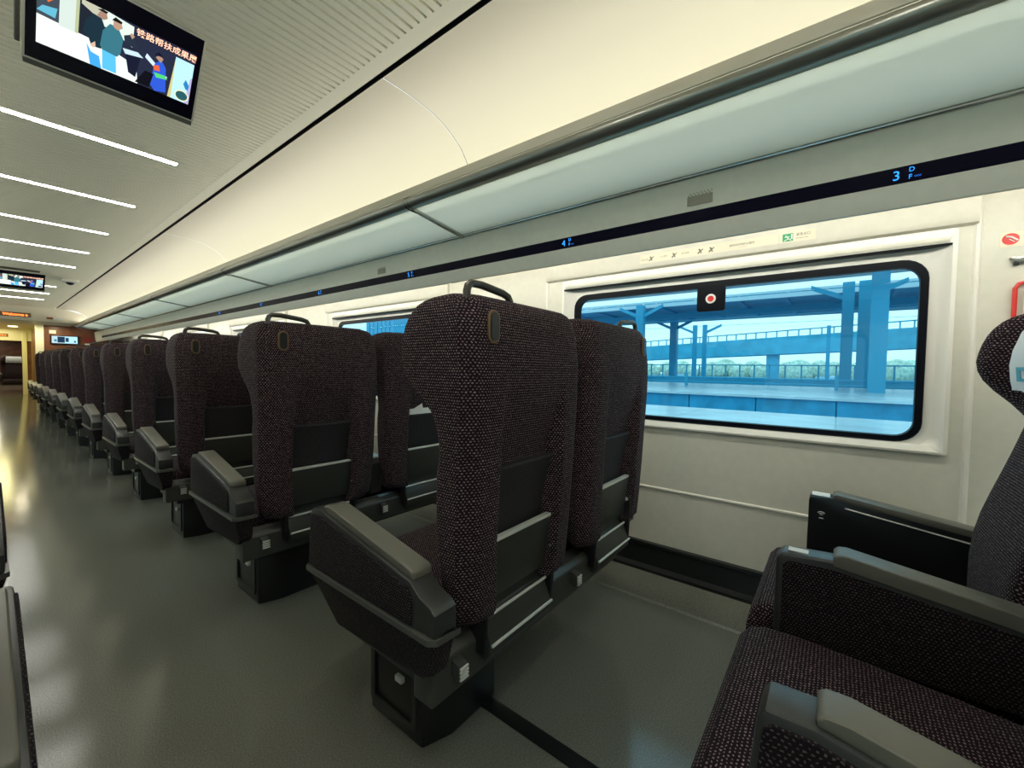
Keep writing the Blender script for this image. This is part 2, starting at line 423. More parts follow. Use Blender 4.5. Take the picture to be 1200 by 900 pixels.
# ------------------------------------------------------------------ panel under the rack with the number strip, and the racks
up = [(1.595, 1.742), (1.598, 1.722), (1.600, 1.70), (1.603, 1.66), (1.607, 1.622), (1.611, 1.581), (1.617, 1.54), (1.624, 1.517), (1.634, 1.516), (1.642, 1.535), (1.66, 1.63), (1.70, 1.70), (2.08, 1.75)]
for side in ('right', 'left'):
    mir = None if side == 'right' else CX
    u = MB(); u.profile(up, Y_BACK, Y_END); u.profile([(1.475, 1.848), (1.50, 1.85), (2.08, 1.86)], Y_BACK, Y_END)
    structure('trim_7' if side == 'right' else 'trim_8', u, M['panel'], 'beige lip panel below the luggage rack on the %s' % side, 'trim', mirror=mir, recalc=False)
RACK_DIV = [1.60 - 2.38, 1.60, 3.98, 6.30, 8.6, 10.9]
for side in ('right', 'left'):
    sg = 1 if side == 'right' else -1
    bx = 1.22 if side == 'right' else 2*CX - 1.22
    root = empty('luggage_rack', (bx, 1.6, 1.75))
    tag(root, 'long overhead rack with grey front rail and frosted shelves above the windows' if side == 'right' else 'overhead rack across the aisle from the big window', 'luggage rack')
    def rb(mb, name, mat, parent=root, **kw):
        mb.v = [(sg*(x - 1.22), y - 1.6, z - 1.75) for x, y, z in mb.v]
        return mb.build(name, mat, parent, **kw)
    ya, yb = Y_BACK, 12.75
    m = MB(); m.prism([(1.237, 1.868), (1.228, 1.866), (1.2205, 1.825), (1.225, 1.8235), (1.245, 1.84), (1.255, 1.866)], ya, yb, 'y'); rb(m, 'lip', M['rack_lip'], bevel=.002)
    m = MB(); m.prism([(1.226, 1.823), (1.2205, 1.815), (1.2215, 1.803), (1.228, 1.793), (1.24, 1.786), (1.262, 1.783), (1.272, 1.787), (1.27, 1.80), (1.26, 1.823)], ya, yb, 'y'); rb(m, 'front_rail', M['rack_roll'], angle=50)
    es = [ya] + RACK_DIV + [yb]
    for a, b in zip(es, es[1:]):
        m = MB(); m.prism([(1.266, 1.790), (1.585, 1.749), (1.586, 1.757), (1.266, 1.799)], a + .008, b - .008, 'y'); rb(m, 'glass_shelf', M['rack_glass'])
    for d in RACK_DIV:
        m = MB()
        pth = [(1.224, d, 1.830), (1.2175, d, 1.808), (1.226, d, 1.788), (1.25, d, 1.778), (1.30, d, 1.775), (1.58, d, 1.741), (1.595, d, 1.735)]
        m.loops([[(x, d - .011, z) for x, _, z in pth] + [(x, d + .011, z) for x, _, z in reversed(pth)],
                 [(x + .004, d - .011, z + .014) for x, _, z in pth] + [(x + .004, d + .011, z + .014) for x, _, z in reversed(pth)]], True, True)
        rb(m, 'bracket', M['steel'], bevel=.002)
    m = MB(); m.tube([(1.590, ya, 1.744), (1.590, yb, 1.744)], .0062, 10); rb(m, 'back_rail', M['steel'])
    m = MB(); m.prism([(1.586, 1.757), (1.600, 1.728), (1.606, 1.728), (1.606, 1.80), (1.586, 1.80)], ya, yb, 'y'); rb(m, 'back_profile', M['rack_lip'])
    m = MB(); m.prism([(1.205, 1.80), (1.235, 1.872), (1.60, 1.80), (1.60, 1.735), (1.25, 1.775)], yb - .02, yb + .03, 'y'); rb(m, 'end_cap', M['steel'], bevel=.006)
# number strip
strip = empty('seat_number_display', (1.6, 1.6, 1.6))
tag(strip, 'long black seat number strip with blue lit digits under the rack', 'display')
def sb(mb, name, mat, **kw):
    mb.v = [(x-1.6, y-1.6, z-1.6) for x, y, z in mb.v]; return mb.build(name, mat, strip, **kw)
m = MB(); m.prism([(1.607, 1.6235), (1.6045, 1.6245), (1.6085, 1.581), (1.611, 1.580)], Y_BACK, 12.6, 'y'); sb(m, 'strip_panel', M['strip'])
sup = Vector((-.0045, 0, .0445)).normalized()
for k in range(-1, 6):
    num = 3 - k if k < 0 else 3 + k
    yy = -0.104 + 1.09*k
    if k < 0: continue
    n = str(num)
    def at(dy, dz): return (1.6065 - 1.6 + .0045*(-dz)/.0445*1.0 - .0022, yy + dy - 1.6, 1.6025 + dz - 1.6)
    a = text_mesh('row_number', n, .036, M['blue_led'], at(0, -.013), WALLX, sup, strip)
    a = text_mesh('seat_letter', 'D', .017, M['blue_led'], at(-.034, .004), WALLX, sup, strip)
    a = text_mesh('seat_letter', 'F', .017, M['blue_led'], at(-.034, -.015), WALLX, sup, strip)
    m = MB(); m.box(1.6035, 1.6045, yy-.060, yy-.046, 1.589, 1.594); sb(m, 'window_mark', M['ink_blue'] if 'ink_blue' in M else M['blue_led'])
# little grille patches on the lip panel
def grille(yc, lab):
    g = MB()
    for r in range(7):
        z = 1.645 + r*.0062
        for q in range(14):
            y0 = yc - .042 + q*.006
            if (q + r) % 2 == 0: g.box(1.6005, 1.6022 - .0, y0, y0 + .0045, z, z + .0045)
    g.box(1.6018, 1.6050, yc - .043, yc + .043, 1.643, 1.690)
    tag(g.build('speaker_grille', M['grille']), lab, 'speaker', group='perforated grilles under the rack')
M['grille'] = principled('grille', (0.33, 0.31, 0.24), 0.6)
grille(.41, 'grey perforated grille under the rack above the big window')
grille(2.34, 'grey perforated grille under the rack above the second double seat')

# ------------------------------------------------------------------ things on the window wall
def wall_plate(name, y0, y1, z0, z1, mat, x=XW - .0305, th=.0012):
    m = MB(); m.box(x - th, x, y0, y1, z0, z1); return m.build(name, mat)
lab = wall_plate('instruction_label', .212, .80, 1.576, 1.617, M['label'])
tag(lab, 'long pale instruction label with small grey icons over the big window', 'sign')
lo = lab.location
def lt(body, size, yy, zz, mat=M['ink_pale'], parent=lab, x=XW - .0322):
    text_mesh('caption', body, size, mat, (x - parent.location.x, yy - parent.location.y, zz - parent.location.z), WALLX, UPZ, parent, depth=.0003)
lt('请勿扶靠', .009, .792, 1.590); lt('小心烫伤', .009, .700, 1.594); lt('请勿吸烟', .009, .600, 1.594); lt('请勿将杂物扔出窗外', .011, .395, 1.594, M['ink'])
lt('NO LITTERING', .005, .36, 1.584)
for yy in (.742, .632, .515, .468):
    x = XW - .0322
    m = MB(); m.loops([[(x + d, yy + q - lo.y + lo.y, z) for q, z in rr] for d in (0, .0004) for rr in [[(.012, 1.584), (.010, 1.590), (.003, 1.596), (.009, 1.603), (.004, 1.607), (-.003, 1.600), (-.012, 1.605), (-.013, 1.602), (-.004, 1.594), (-.007, 1.585), (-.003, 1.584), (.001, 1.590), (.006, 1.584)]]], True, True)
    m.v = [(a_ - lo.x, b_ - lo.y, c_ - lo.z) for a_, b_, c_ in m.v]; m.build('icon', M['ink'], lab)
ex = wall_plate('exit_sign', .085, .206, 1.575, 1.617, M['label'])
tag(ex, 'pale emergency exit sticker with green running figure above the window', 'sign')
eo = ex.location
g = MB(); g.box(XW - .0326, XW - .0316, .160, .196, 1.580, 1.611); g.v = [(a-eo.x, b-eo.y, c_-eo.z) for a, b, c_ in g.v]
gp = g.build('pictogram', M['green'], ex)
g = MB(); x = XW - .0330
for path in ([(x, .186, 1.604), (x, .180, 1.596), (x, .176, 1.590)], [(x, .189, 1.596), (x, .182, 1.599), (x, .172, 1.597)], [(x, .176, 1.590), (x, .184, 1.586), (x, .191, 1.583)], [(x, .176, 1.590), (x, .170, 1.587), (x, .166, 1.582)]):
    g.tube(path, .0016, 6)
g.box(x, x + .0006, .162, .167, 1.588, 1.608)
g.v = [(a-eo.x, b-eo.y, c_-eo.z) for a, b, c_ in g.v]
g.build('running_figure', M['paper'], gp)
text_mesh('caption', '紧急出口', .012, M['ink'], (XW - .0322 - eo.x, .150 - eo.y, 1.598 - eo.z), WALLX, UPZ, ex, .0003)
text_mesh('caption', 'Emergency Exit', .0065, M['ink'], (XW - .0322 - eo.x, .150 - eo.y, 1.586 - eo.z), WALLX, UPZ, ex, .0003)
# hammer sign, hook and red hammer bracket at the right end
hs = wall_plate('hammer_sign', -.485, -.408, 1.463, 1.511, M['label'], x=XW - .001)
tag(hs, 'small white sticker with red oval hammer symbol near the window', 'sign')
ho = hs.location
g = MB(); ov = [(.0190*math.cos(2*math.pi*i/28), .0185*math.sin(2*math.pi*i/28)) for i in range(28)]
g.loops([[(XW - .0022, -.431 + a, 1.488 + b) for a, b in ov], [(XW - .0030, -.431 + a, 1.488 + b) for a, b in ov]], True, True)
g.v = [(a-ho.x, b-ho.y, c_-ho.z) for a, b, c_ in g.v]; ro = g.build('red_oval', M['red'], hs)
g = MB(); x = XW - .0034
g.tube([(x, -.420, 1.497), (x, -.433, 1.494), (x, -.446, 1.482)], .003, 6); g.tube([(x, -.428, 1.488), (x, -.440, 1.478)], .0014, 6)
g.v = [(a-ho.x, b-ho.y, c_-ho.z) for a, b, c_ in g.v]; g.build('hammer_symbol', M['paper'], ro)
hk = empty('coat_hook', (XW, -.45, 1.41)); tag(hk, 'folded silver coat hook on the wall above the red bracket', 'hook')
m = MB(); m.prism([(.022, .016), (.004, .018), (-.06, .018), (-.06, -.002), (.004, -.002)], -.016, 0, 'x'); m.build('hook_arm', M['steel'], hk, bevel=.004)
m = MB(); m.box(-.014, -.001, .0, .012, -.010, .002); m.build('hook_base', M['black'], hk, bevel=.002)
hb = empty('hammer_bracket', (XW, -.475, 1.20)); tag(hb, 'red emergency hammer holder on the wall behind the headrest', 'hammer')
m = MB(); m.tube([(-.012, .030, -.02), (-.012, .030, .125), (-.012, .022, .140), (-.012, .004, .143), (-.012, -.04, .143)], .006, 8); m.tube([(-.012, .030, .0), (0, .030, .0)], .004, 8); m.build('holder_loop', M['red'], hb)
m = MB(); m.box(-.014, 0, -.035, .012, -.01, .12); m.build('back_plate', M['panel'], hb, bevel=.003)

# ------------------------------------------------------------------ seats
def make_backrest(root, cx, wid):
    half = [(.42, .238), (.50, .250), (.62, .258), (.80, .260), (.95, .265), (1.06, .266), (1.13, .264), (1.17, .258), (1.195, .250), (1.209, .240), (1.217, .222)]
    yfw = [(.42, .100), (.50, .112), (.64, .124), (.777, .125), (.84, .112), (.885, .116), (.93, .136), (.965, .172), (1.0, .218), (1.03, .242), (1.062, .252), (1.10, .252), (1.135, .246), (1.17, .232), (1.19, .215), (1.203, .192), (1.211, .168), (1.217, .135)]
    yfc = [(.42, .175), (.56, .192), (.62, .192), (.68, .186), (.79, .168), (.93, .148), (1.0, .165), (1.04, .185), (1.10, .188), (1.15, .180), (1.19, .160), (1.209, .14), (1.217, .11)]
    yr = [(.42, .018), (.60, .010), (.80, .0), (.95, -.006), (1.06, -.006), (1.14, .004), (1.18, .013), (1.20, .022), (1.21, .033), (1.217, .055)]
    rec = [(.42, .090), (.55, .090), (.70, .070), (.80, .048), (.90, .024), (.98, .007), (1.04, .0)]
    def ss(a, b, t):
        t = max(0, min(1, (t-a)/(b-a))); return t*t*(3-2*t)
    zs = [.42, .425, .44, .48, .54, .60, .66, .72, .78, .83, .87, .90, .93, .96, .99, 1.015, 1.04, 1.065, 1.09, 1.115, 1.14, 1.16, 1.18, 1.193, 1.203, 1.211, 1.216, 1.217]
    sec = []
    for z in zs:
        h = interp(half, z)*wid; a = interp(yfw, z); cfr = interp(yfc, z); r0 = interp(yr, z); rc = interp(rec, z)
        if z < .43: h -= .012; r0 += .012; a -= .012
        pts = []
        fr = [.97, .93, .86, .78, .70, .62, .57, .535, .50, .47, .40, .30, .20, .10]
        fr = fr + [0] + [-q for q in reversed(fr)]
        for q in reversed(fr):   # rear face, left to right
            t = abs(q)
            yy = r0 + rc*(1 - ss(.47, .56, t)) + .030*ss(.72, 1.0, t)**2
            pts.append((cx + q*h, yy, z))
        rear_side = r0 + .034; n = 7
        fs = a - .022
        for k in range(n):
            pts.append((cx + h*(1.0 + .004*math.sin(math.pi*k/(n-1))), rear_side + (fs - rear_side)*k/(n-1), z))
        ff = [.985, .95, .90, .84, .78, .73, .69, .65, .58, .45, .30, .15]
        ff = ff + [0] + [-q for q in reversed(ff)]
        for q in ff:
            t = abs(q)
            w = a - .018*ss(.92, 1.0, t) - .010*ss(.86, .78, t)*0
            yy = cfr + (w - cfr)*ss(.62, .84, t)
            pts.append((cx + q*h, yy, z))
        for k in range(n):
            pts.append((cx - h*(1.0 + .004*math.sin(math.pi*k/(n-1))), fs + (rear_side - fs)*k/(n-1), z))
        sec.append(pts)
    mb = MB(); mb.loops(sec, True, True)
    return mb.build('backrest', M['fabric'], root, angle=60)

def seat_pair(mirror=False, covers=False):
    """two seats on one frame; local origin on the floor, y=0 at the rear of the backs, facing +y"""
    root = empty('train_seat', (0, 0, 0))
    sx = -1 if mirror else 1
    def B(mb, name, mat, parent=root, **kw):
        mb.v = [(sx*x, y, z) for x, y, z in mb.v]
        return mb.build(name, mat, parent, **kw)
    CXS = (-.312, .276)
    # ---- frame
    m = MB(); m.prism([(.055, .275), (.055, .365), (.075, .385), (.12, .385), (.12, .275)], -.62, .36, 'x'); B(m, 'beam', M['beam'], bevel=.006)
    m = MB(); m.box(-.555, .56, .13, .50, .235, .30); B(m, 'seat_frame', M['black'], bevel=.01)
    m = MB(); m.prism([(-.505, .225), (-.42, .195), (-.235, .195), (-.235, .46), (-.49, .475), (-.505, .46)], 0, .26, 'z'); ped = B(m, 'pedestal', M['black'], bevel=.006)
    m = MB()
    m.loops([[(-.505 - d, y, z) for y, z in rrect(.245, .455, .035, .225, .01, 2)] for d in (0, .007)] + [[(-.505 - d, y, z) for y, z in rrect(.262, .438, .052, .208, .01, 2)] for d in (.007, .0005)])
    B(m, 'pedestal_frame', M['plastic'], ped)
    m = MB(); m.box(-.518, -.505, .30, .33, .15, .168); B(m, 'latch', M['chrome'], ped, bevel=.003)
    # ---- per seat
    for si, cx in enumerate(CXS):
        br = make_backrest(root, sx*cx, (.985, 1.05)[si])
        s_ = -1 if si == 0 else 1
        # coat loop
        ox = cx + s_*.180
        ring = [(ox + .0165*math.cos(t)*1.0, -.0055 + (0.0 if True else 0), 1.137 + (.019 if math.sin(t) > 0 else -.019)*(1 if abs(math.sin(t)) > 1e-6 else 0) + .0165*math.sin(t)) for t in [2*math.pi*i/24 for i in range(24)]]
        m = MB(); m.tube([(x, y + .0035, z) for x, y, z in ring], .0038, 6, closed=True); B(m, 'coat_loop', M['brown'], br)
        m = MB(); hole = rrect(ox - .0135, ox + .0135, 1.104, 1.170, .0132, 6)
        m.loops([[(x, .004, z) for x, z in hole], [(x, -.0068, z) for x, z in hole]], True, True); B(m, 'loop_slot', M['black'], br)
        # grab handle on the shoulder
        hx0, hx1 = cx + s_*.215, cx + s_*.055
        y0 = .052
        pth = [(hx0, y0, 1.18), (hx0, y0, 1.220), (hx0 - s_*.004, y0, 1.232), (hx0 - s_*.014, y0, 1.240), (hx0 - s_*.05, y0, 1.241), (hx1 + s_*.03, y0, 1.233), (hx1 + s_*.008, y0, 1.227), (hx1, y0, 1.216), (hx1, y0, 1.18)]
        m = MB(); m.tube(pth, .0095, 10); B(m, 'grab_handle', M['handle'], br)
        # pocket
        m = MB()
        lo_, hi_ = [], []
        zz = [.50, .58, .66, .74, .785, .792]
        out = [.080, .072, .060, .044, .028, .030]
        secs = []
        for z, o in zip(zz, out):
            w = .131 if z > .55 else .127
            row = [(cx - w, o + .020, z)] + [(cx + w*q, o - .004*(1 - q*q), z) for q in (-.97, -.8, -.4, 0, .4, .8, .97)] + [(cx + w, o + .020, z), (cx + w*.5, o + .05, z), (cx - w*.5, o + .05, z)]
            secs.append(row)
        m.loops(secs, True, True); B(m, 'seat_pocket', M['pocket'], br)
        # folded tray table, its arms and the footrest box
        tx = cx - .008
        m = MB(); m.prism([(.046, .450), (.028, .607), (.044, .612), (.066, .450)], tx - .136, tx + .136, 'x'); tt = B(m, 'tray_table', M['table'], bevel=.005)
        m = MB(); m.box(tx - .135, tx + .135, .0265, .0455, .6045, .6135); B(m, 'metal_edge', M['chrome'], tt, bevel=.003)
        for e in (-1, 1):
            ax = tx + e*.150
            m = MB(); m.prism([(.030, .33), (.022, .50), (.028, .525), (.044, .533), (.074, .52), (.080, .33)], ax - .008, ax + .008, 'x'); ar = B(m, 'table_arm', M['black'], bevel=.006)
            m = MB(); m.tube([(ax - .0105, .038, .510), (ax + .0105, .038, .510)], .0075, 10); B(m, 'pivot', M['chrome'], ar)
        m = MB(); m.prism([(.040, .305), (.022, .325), (.022, .345), (.046, .405), (.064, .412), (.064, .46), (.085, .46), (.085, .305)], tx - .138, tx + .138, 'x'); fb = B(m, 'footrest', M['table'], bevel=.004)
        for z0, yq in ((.412, .044), (.350, .020)):
            m = MB(); m.tube([(tx - .136, yq, z0), (tx + .136, yq, z0)], .0042, 8); B(m, 'steel_rod', M['chrome'], fb)
        # recline pedal
        px = cx - .235 if si == 0 else cx - .275
        m = MB(); m.prism([(.058, .36), (.030, .352), (.028, .318), (.040, .312), (.062, .330)], px - .014, px + .014, 'x'); pd = B(m, 'pedal', M['beam'], bevel=.003)
        m = MB()
        for k in range(4): m.box(px - .013, px + .013, .0245, .029, .319 + k*.0085, .3235 + k*.0085)
        B(m, 'grip_ribs', M['chrome'], pd)
        # cushion
        m = MB(); secs = []
        for y, zt, zb, w in ((.150, .395, .32, .235), (.17, .415, .30, .243), (.26, .422, .295, .246), (.40, .432, .292, .247), (.52, .437, .292, .248), (.58, .434, .294, .249), (.612, .422, .300, .248), (.630, .400, .312, .246), (.636, .370, .330, .243)):
            r = min(.030, (zt - zb)/2.2)
            lp = rrect(-w, w, zb, zt, r, 4)
            secs.append([(cx + a, y, b + (.006*(1 - (a/w)**2) if b > (zt+zb)/2 else 0)) for a, b in lp])
        m.loops(secs, True, True); B(m, 'seat_cushion', M['fabric'], angle=50)
        if covers:
            m = MB(); rows = []
            zz = [1.208, 1.19, 1.15, 1.10, 1.06, 1.02, 1.003, .995]
            yy = [.148, .169, .188, .195, .194, .185, .179, .178]
            for z, y in zip(zz, yy):
                w = .178 if z < 1.17 else .166 + .008*(1.2-z)/.03
                rows.append([(cx + w*q, y + .010*q*q*q*q, z + (.004*math.sin(q*9) if z < 1.0 else 0)) for q in [i/8 - 1 for i in range(17)]])
            rows2 = [[(x, y - .012, z) for x, y, z in r] for r in rows]
            m.loops(rows, closed=False); m.loops(rows2, closed=False)
            m.loops([rows[-1], rows2[-1]], closed=False); m.loops([rows[0], rows2[0]], closed=False)
            m.loops([[r[0] for r in rows], [r[0] for r in rows2]], closed=False); m.loops([[r[-1] for r in rows], [r[-1] for r in rows2]], closed=False)
            cv = B(m, 'headrest_cover', M['white'], br); cv['label'] = 'white headrest cover with a blue printed frame'
            m = MB()
            def yat(x): q = (x-cx)/.1765; return .1875 + .010*q**4
            def strip_(x0, x1, z0, z1):
                for k in range(8):
                    a, b_ = x0 + (x1-x0)*k/8, x0 + (x1-x0)*(k+1)/8
                    zy = lambda z: (.185 + (z - 1.02)*.225 if z > 1.02 else .179 + (z - 1.003)*.353) - .1875 + .0015
                    m.add([(a, yat(a)+zy(z0), z0), (b_, yat(b_)+zy(z0), z0), (b_, yat(b_)+zy(z1), z1), (a, yat(a)+zy(z1), z1)], [(0, 1, 2, 3)])
            strip_(cx - .145, cx + .145, 1.020, 1.028); strip_(cx - .145, cx + .145, 1.048, 1.056); strip_(cx - .145, cx - .125, 1.028, 1.048); strip_(cx + .125, cx + .145, 1.028, 1.048)
            B(m, 'printed_frame', M['cyan'], cv, recalc=False)
    # ---- aisle armrest
    XO, XI = -.6625, -.590
    body = [(.528, .628), (.520, .640), (.470, .642), (.088, .572), (.056, .548), (.020, .537), (.006, .525), (.006, .475), (.538, .475), (.540, .49)]
    m = MB(); m.prism(body, XO + .004, XI - .004, 'x'); ar = B(m, 'armrest', M['arm_plastic'], bevel=.006)
    m = MB(); m.prism([(.522, .618), (.512, .628), (.472, .630), (.092, .560), (.076, .540), (.076, .480), (.532, .480)], XO - .001, XO + .01, 'x'); fp = B(m, 'fabric_panel', M['fabric_dark'], ar, bevel=.004)
    m = MB(); m.prism([(.522, .618), (.512, .628), (.472, .630), (.092, .560), (.076, .540), (.076, .480), (.532, .480)], XI - .01, XI + .001, 'x'); B(m, 'fabric_panel', M['fabric_dark'], ar, bevel=.004)
    m = MB(); m.prism([(.470, .640), (.472, .652), (.462, .6575), (.44, .658), (.100, .594), (.088, .588), (.086, .570)], XO + .012, XI - .004, 'x'); B(m, 'armrest_pad', M['pad'], ar, bevel=.007, segs=3)
    m = MB()
    tr = [(XI + .002, .545), (XO + .01, .550), (XO - .004, .540), (XO - .004, .02), (XO + .010, .003), (XI - .01, -.001)]
    m.loops([[(x, y, .460) for x, y in tr] + [(x + .012, y, .460) for x, y in reversed(tr)], [(x, y, .474) for x, y in tr] + [(x + .012, y, .474) for x, y in reversed(tr)]], True, True)
    m.v = [(x, y, z) for x, y, z in m.v]
    B(m, 'trim_band', M['trimband'], ar, bevel=.003)
    lowp = [(.542, .462), (.505, .415), (.445, .318), (.20, .335), (.075, .345), (.03, .375), (.008, .462)]
    m = MB()
    n = len(lowp)
    m.loops([[(XO + .035*(.462 - z)/.14 + .001, y, z) for y, z in lowp], [(XI - .004, y, z) for y, z in lowp]], True, True)
    B(m, 'lower_shell', M['fabric_dark'], ar, bevel=.008)
    # ---- centre armrest
    m = MB(); cpro = [(.570, .40), (.568, .59), (.555, .606), (.46, .612), (.10, .560), (.10, .40)]
    m.prism(cpro, -.036, .028, 'x'); ca = B(m, 'armrest', M['arm_plastic'], bevel=.010, segs=3)
    for xa, xb in ((-.0375, -.03), (.022, .0295)):
        m = MB(); m.prism([(.556, .405), (.554, .578), (.542, .590), (.46, .594), (.12, .545), (.12, .405)], xa, xb, 'x'); B(m, 'fabric_panel', M['fabric_dark'], ca, bevel=.003)
    m = MB(); m.prism([(.458, .600), (.458, .622), (.450, .629), (.435, .631), (.10, .582), (.10, .55)], -.038, .030, 'x'); B(m, 'armrest_pad', M['pad'], ca, bevel=.008, segs=3)
    m = MB(); m.box(-.020, .004, .505, .545, .6088, .6108); B(m, 'white_label', M['paper'], ca)
    # ---- wall armrest
    m = MB(); m.prism([(.530, .36), (.528, .606), (.522, .616), (.46, .620), (.08, .565), (.08, .36)], .540, .605, 'x'); wa = B(m, 'armrest', M['black'], bevel=.006)
    m = MB(); m.prism([(.462, .615), (.462, .630), (.45, .634), (.08, .582), (.08, .56)], .538, .607, 'x'); B(m, 'armrest_pad', M['pad'], wa, bevel=.006)
    m = MB(); m.tube([(.5385, .43, .592), (.5385, .10, .545)], .0025, 6); B(m, 'chrome_line', M['chrome'], wa)
    m = MB()
    for rad in (.004, .009, .014):
        arc = [(.5390, .492 + rad*math.cos(t), .553 + rad*math.sin(t)) for t in [math.radians(a) for a in range(45, 136, 15)]]
        m.tube(arc, .0013, 6)
    m.tube([(.5390, .486, .545), (.5390, .498, .545)], .002, 6)
    B(m, 'wireless_icon', M['paper'], wa)
    m = MB(); m.box(.548, .60, .47, .52, .6185, .6200); B(m, 'white_label', M['paper'], wa)
    return root
M['handle'] = principled('handle_plastic', (0.055, 0.052, 0.042), 0.3)
M['trimband'] = principled('trim_band', (0.085, 0.085, 0.078), 0.28, metal=0.1)
ORD = ['nearest', 'second', 'third', 'fourth', 'fifth', 'sixth', 'seventh', 'eighth', 'ninth', 'tenth', 'eleventh', 'twelfth and farthest']
RX = 1.2225
G1 = 'double seats in a row along the window side'
proto = seat_pair()
for k in range(12):
    o = proto if k == 0 else copy_tree(proto)
    o.location = (RX, .63 + PITCH*k, 0)
    if k == 0: lab = 'big dark speckled double seat seen from behind beside the big window, whole to its pedestal'
    elif k == 1: lab = 'dark double seat with a white leaflet in its pocket, second of the window-side row'
    else: lab = 'dark double seat, %s from the big front one in the window-side row' % ORD[k]
    tag(o, lab, 'seat', G1)
o = seat_pair(covers=True); o.location = (RX, .63 - PITCH - .006, 0)
for ch in o.children:          # this row is leaned back a little
    if ch.name.startswith('backrest'):
        a = math.radians(8.0); piv = Vector((0, .10, .45)); Rm = Matrix.Rotation(a, 4, 'X')
        ch.matrix_local = Matrix.Translation((0, -.010, 0)) @ Matrix.Translation(piv) @ Rm @ Matrix.Translation(-piv)
tag(o, 'speckled double seat at the frame edge facing us, with white headrest cover and three armrests', 'seat', G1)
lp = seat_pair(mirror=True)
for k in range(2):
    o = lp if k == 0 else copy_tree(lp)
    o.location = (2*CX - RX, .63 + PITCH*k, 0)
    tag(o, ['double seat across the aisle, its flat grey armrest cut off by the frame edge', 'double seat across the aisle, only its armrest corner showing beyond the nearer grey one'][k], 'seat', 'double seats across the aisle')
nc = seat_pair(covers=True); nc.location = (.93, 22.4, 0); nc.rotation_euler = (0, 0, math.pi)
nc2 = copy_tree(nc); nc2.location = (.93, 23.5, 0)
tag(nc, 'dark seat with white headrest cover, nearer one seen through the doorway', 'seat', 'seats in the next car')
tag(nc2, 'dark seat with white headrest cover, farther one seen through the doorway', 'seat', 'seats in the next car')
# leaflet in the pocket of the second row
mg = MB(); px, py = RX + .250, .63 + PITCH
mg.box(px - .11, px + .085, py + .0365, py + .0395, .783, .822); mg.add([(px - .10, py + .0345, .785), (px + .0, py + .0345, .785), (px - .02, py + .0300, .848), (px - .09, py + .0315, .815)], [(0, 1, 2, 3)])
mg.add([(px - .10, py + .0357, .785), (px + .0, py + .0357, .785), (px - .02, py + .0312, .848), (px - .09, py + .0327, .815)], [(0, 3, 2, 1)])
lf = mg.build('leaflet', M['paper']); tag(lf, 'white leaflet sticking out of the pocket on the second double seat', 'leaflet')
m = MB(); m.box(px - .045, px - .02, py + .0340, py + .0345, .800, .806); lo2 = lf.location; m.v = [(a-lo2.x, b-lo2.y, c_-lo2.z) for a, b, c_ in m.v]; m.build('blue_print', M['cyan'], lf)
# floor track behind the first seat
m = MB(); m.box(.925, .972, -1.6, .83, .0, .004); structure('trim_9', m, M['kick'], 'dark rail strip let into the floor behind the big seat', 'trim', bevel=.0015)

# ------------------------------------------------------------------ ceiling lights
ly = [2.794 + .984*k for k in (-5, -4, -3, -2, 0, 1, 2, 3, 4, 6, 7, 8)]
dif = MB(); dif.box(-.36, .36, -.018, .018, -.004, .006)
names_l = {}
base = None
vis = [l for l in ly if l > 2.0]
for i, yy in enumerate(ly):
    if base is None:
        base = empty('ceiling_light', (CX, yy, ZC))
        m = MB(); m.box(-.372, .372, -.026, -.018, -.0035, .004); m.box(-.372, .372, .018, .026, -.0035, .004); m.box(-.385, -.36, -.026, .026, -.0035, .004); m.box(.36, .385, -.026, .026, -.0035, .004)
        m.build('light_frame', M['ceil'], base)
        d = dif.build('diffuser', M['led'], base)
        o = base
    else:
        o = copy_tree(base); o.location = (CX, yy, ZC)
    if yy < 2.0: lb = 'white light bar in the ceiling overhead, %s one' % ['first', 'second', 'third', 'fourth'][i]
    else:
        j = i - 4
        lb = 'white light bar across the ceiling, %s beyond the near screen' % ['first', 'second', 'third', 'fourth', 'fifth', 'sixth', 'seventh', 'eighth and last'][j]
    tag(o, lb, 'ceiling light', 'light bars across the ceiling')

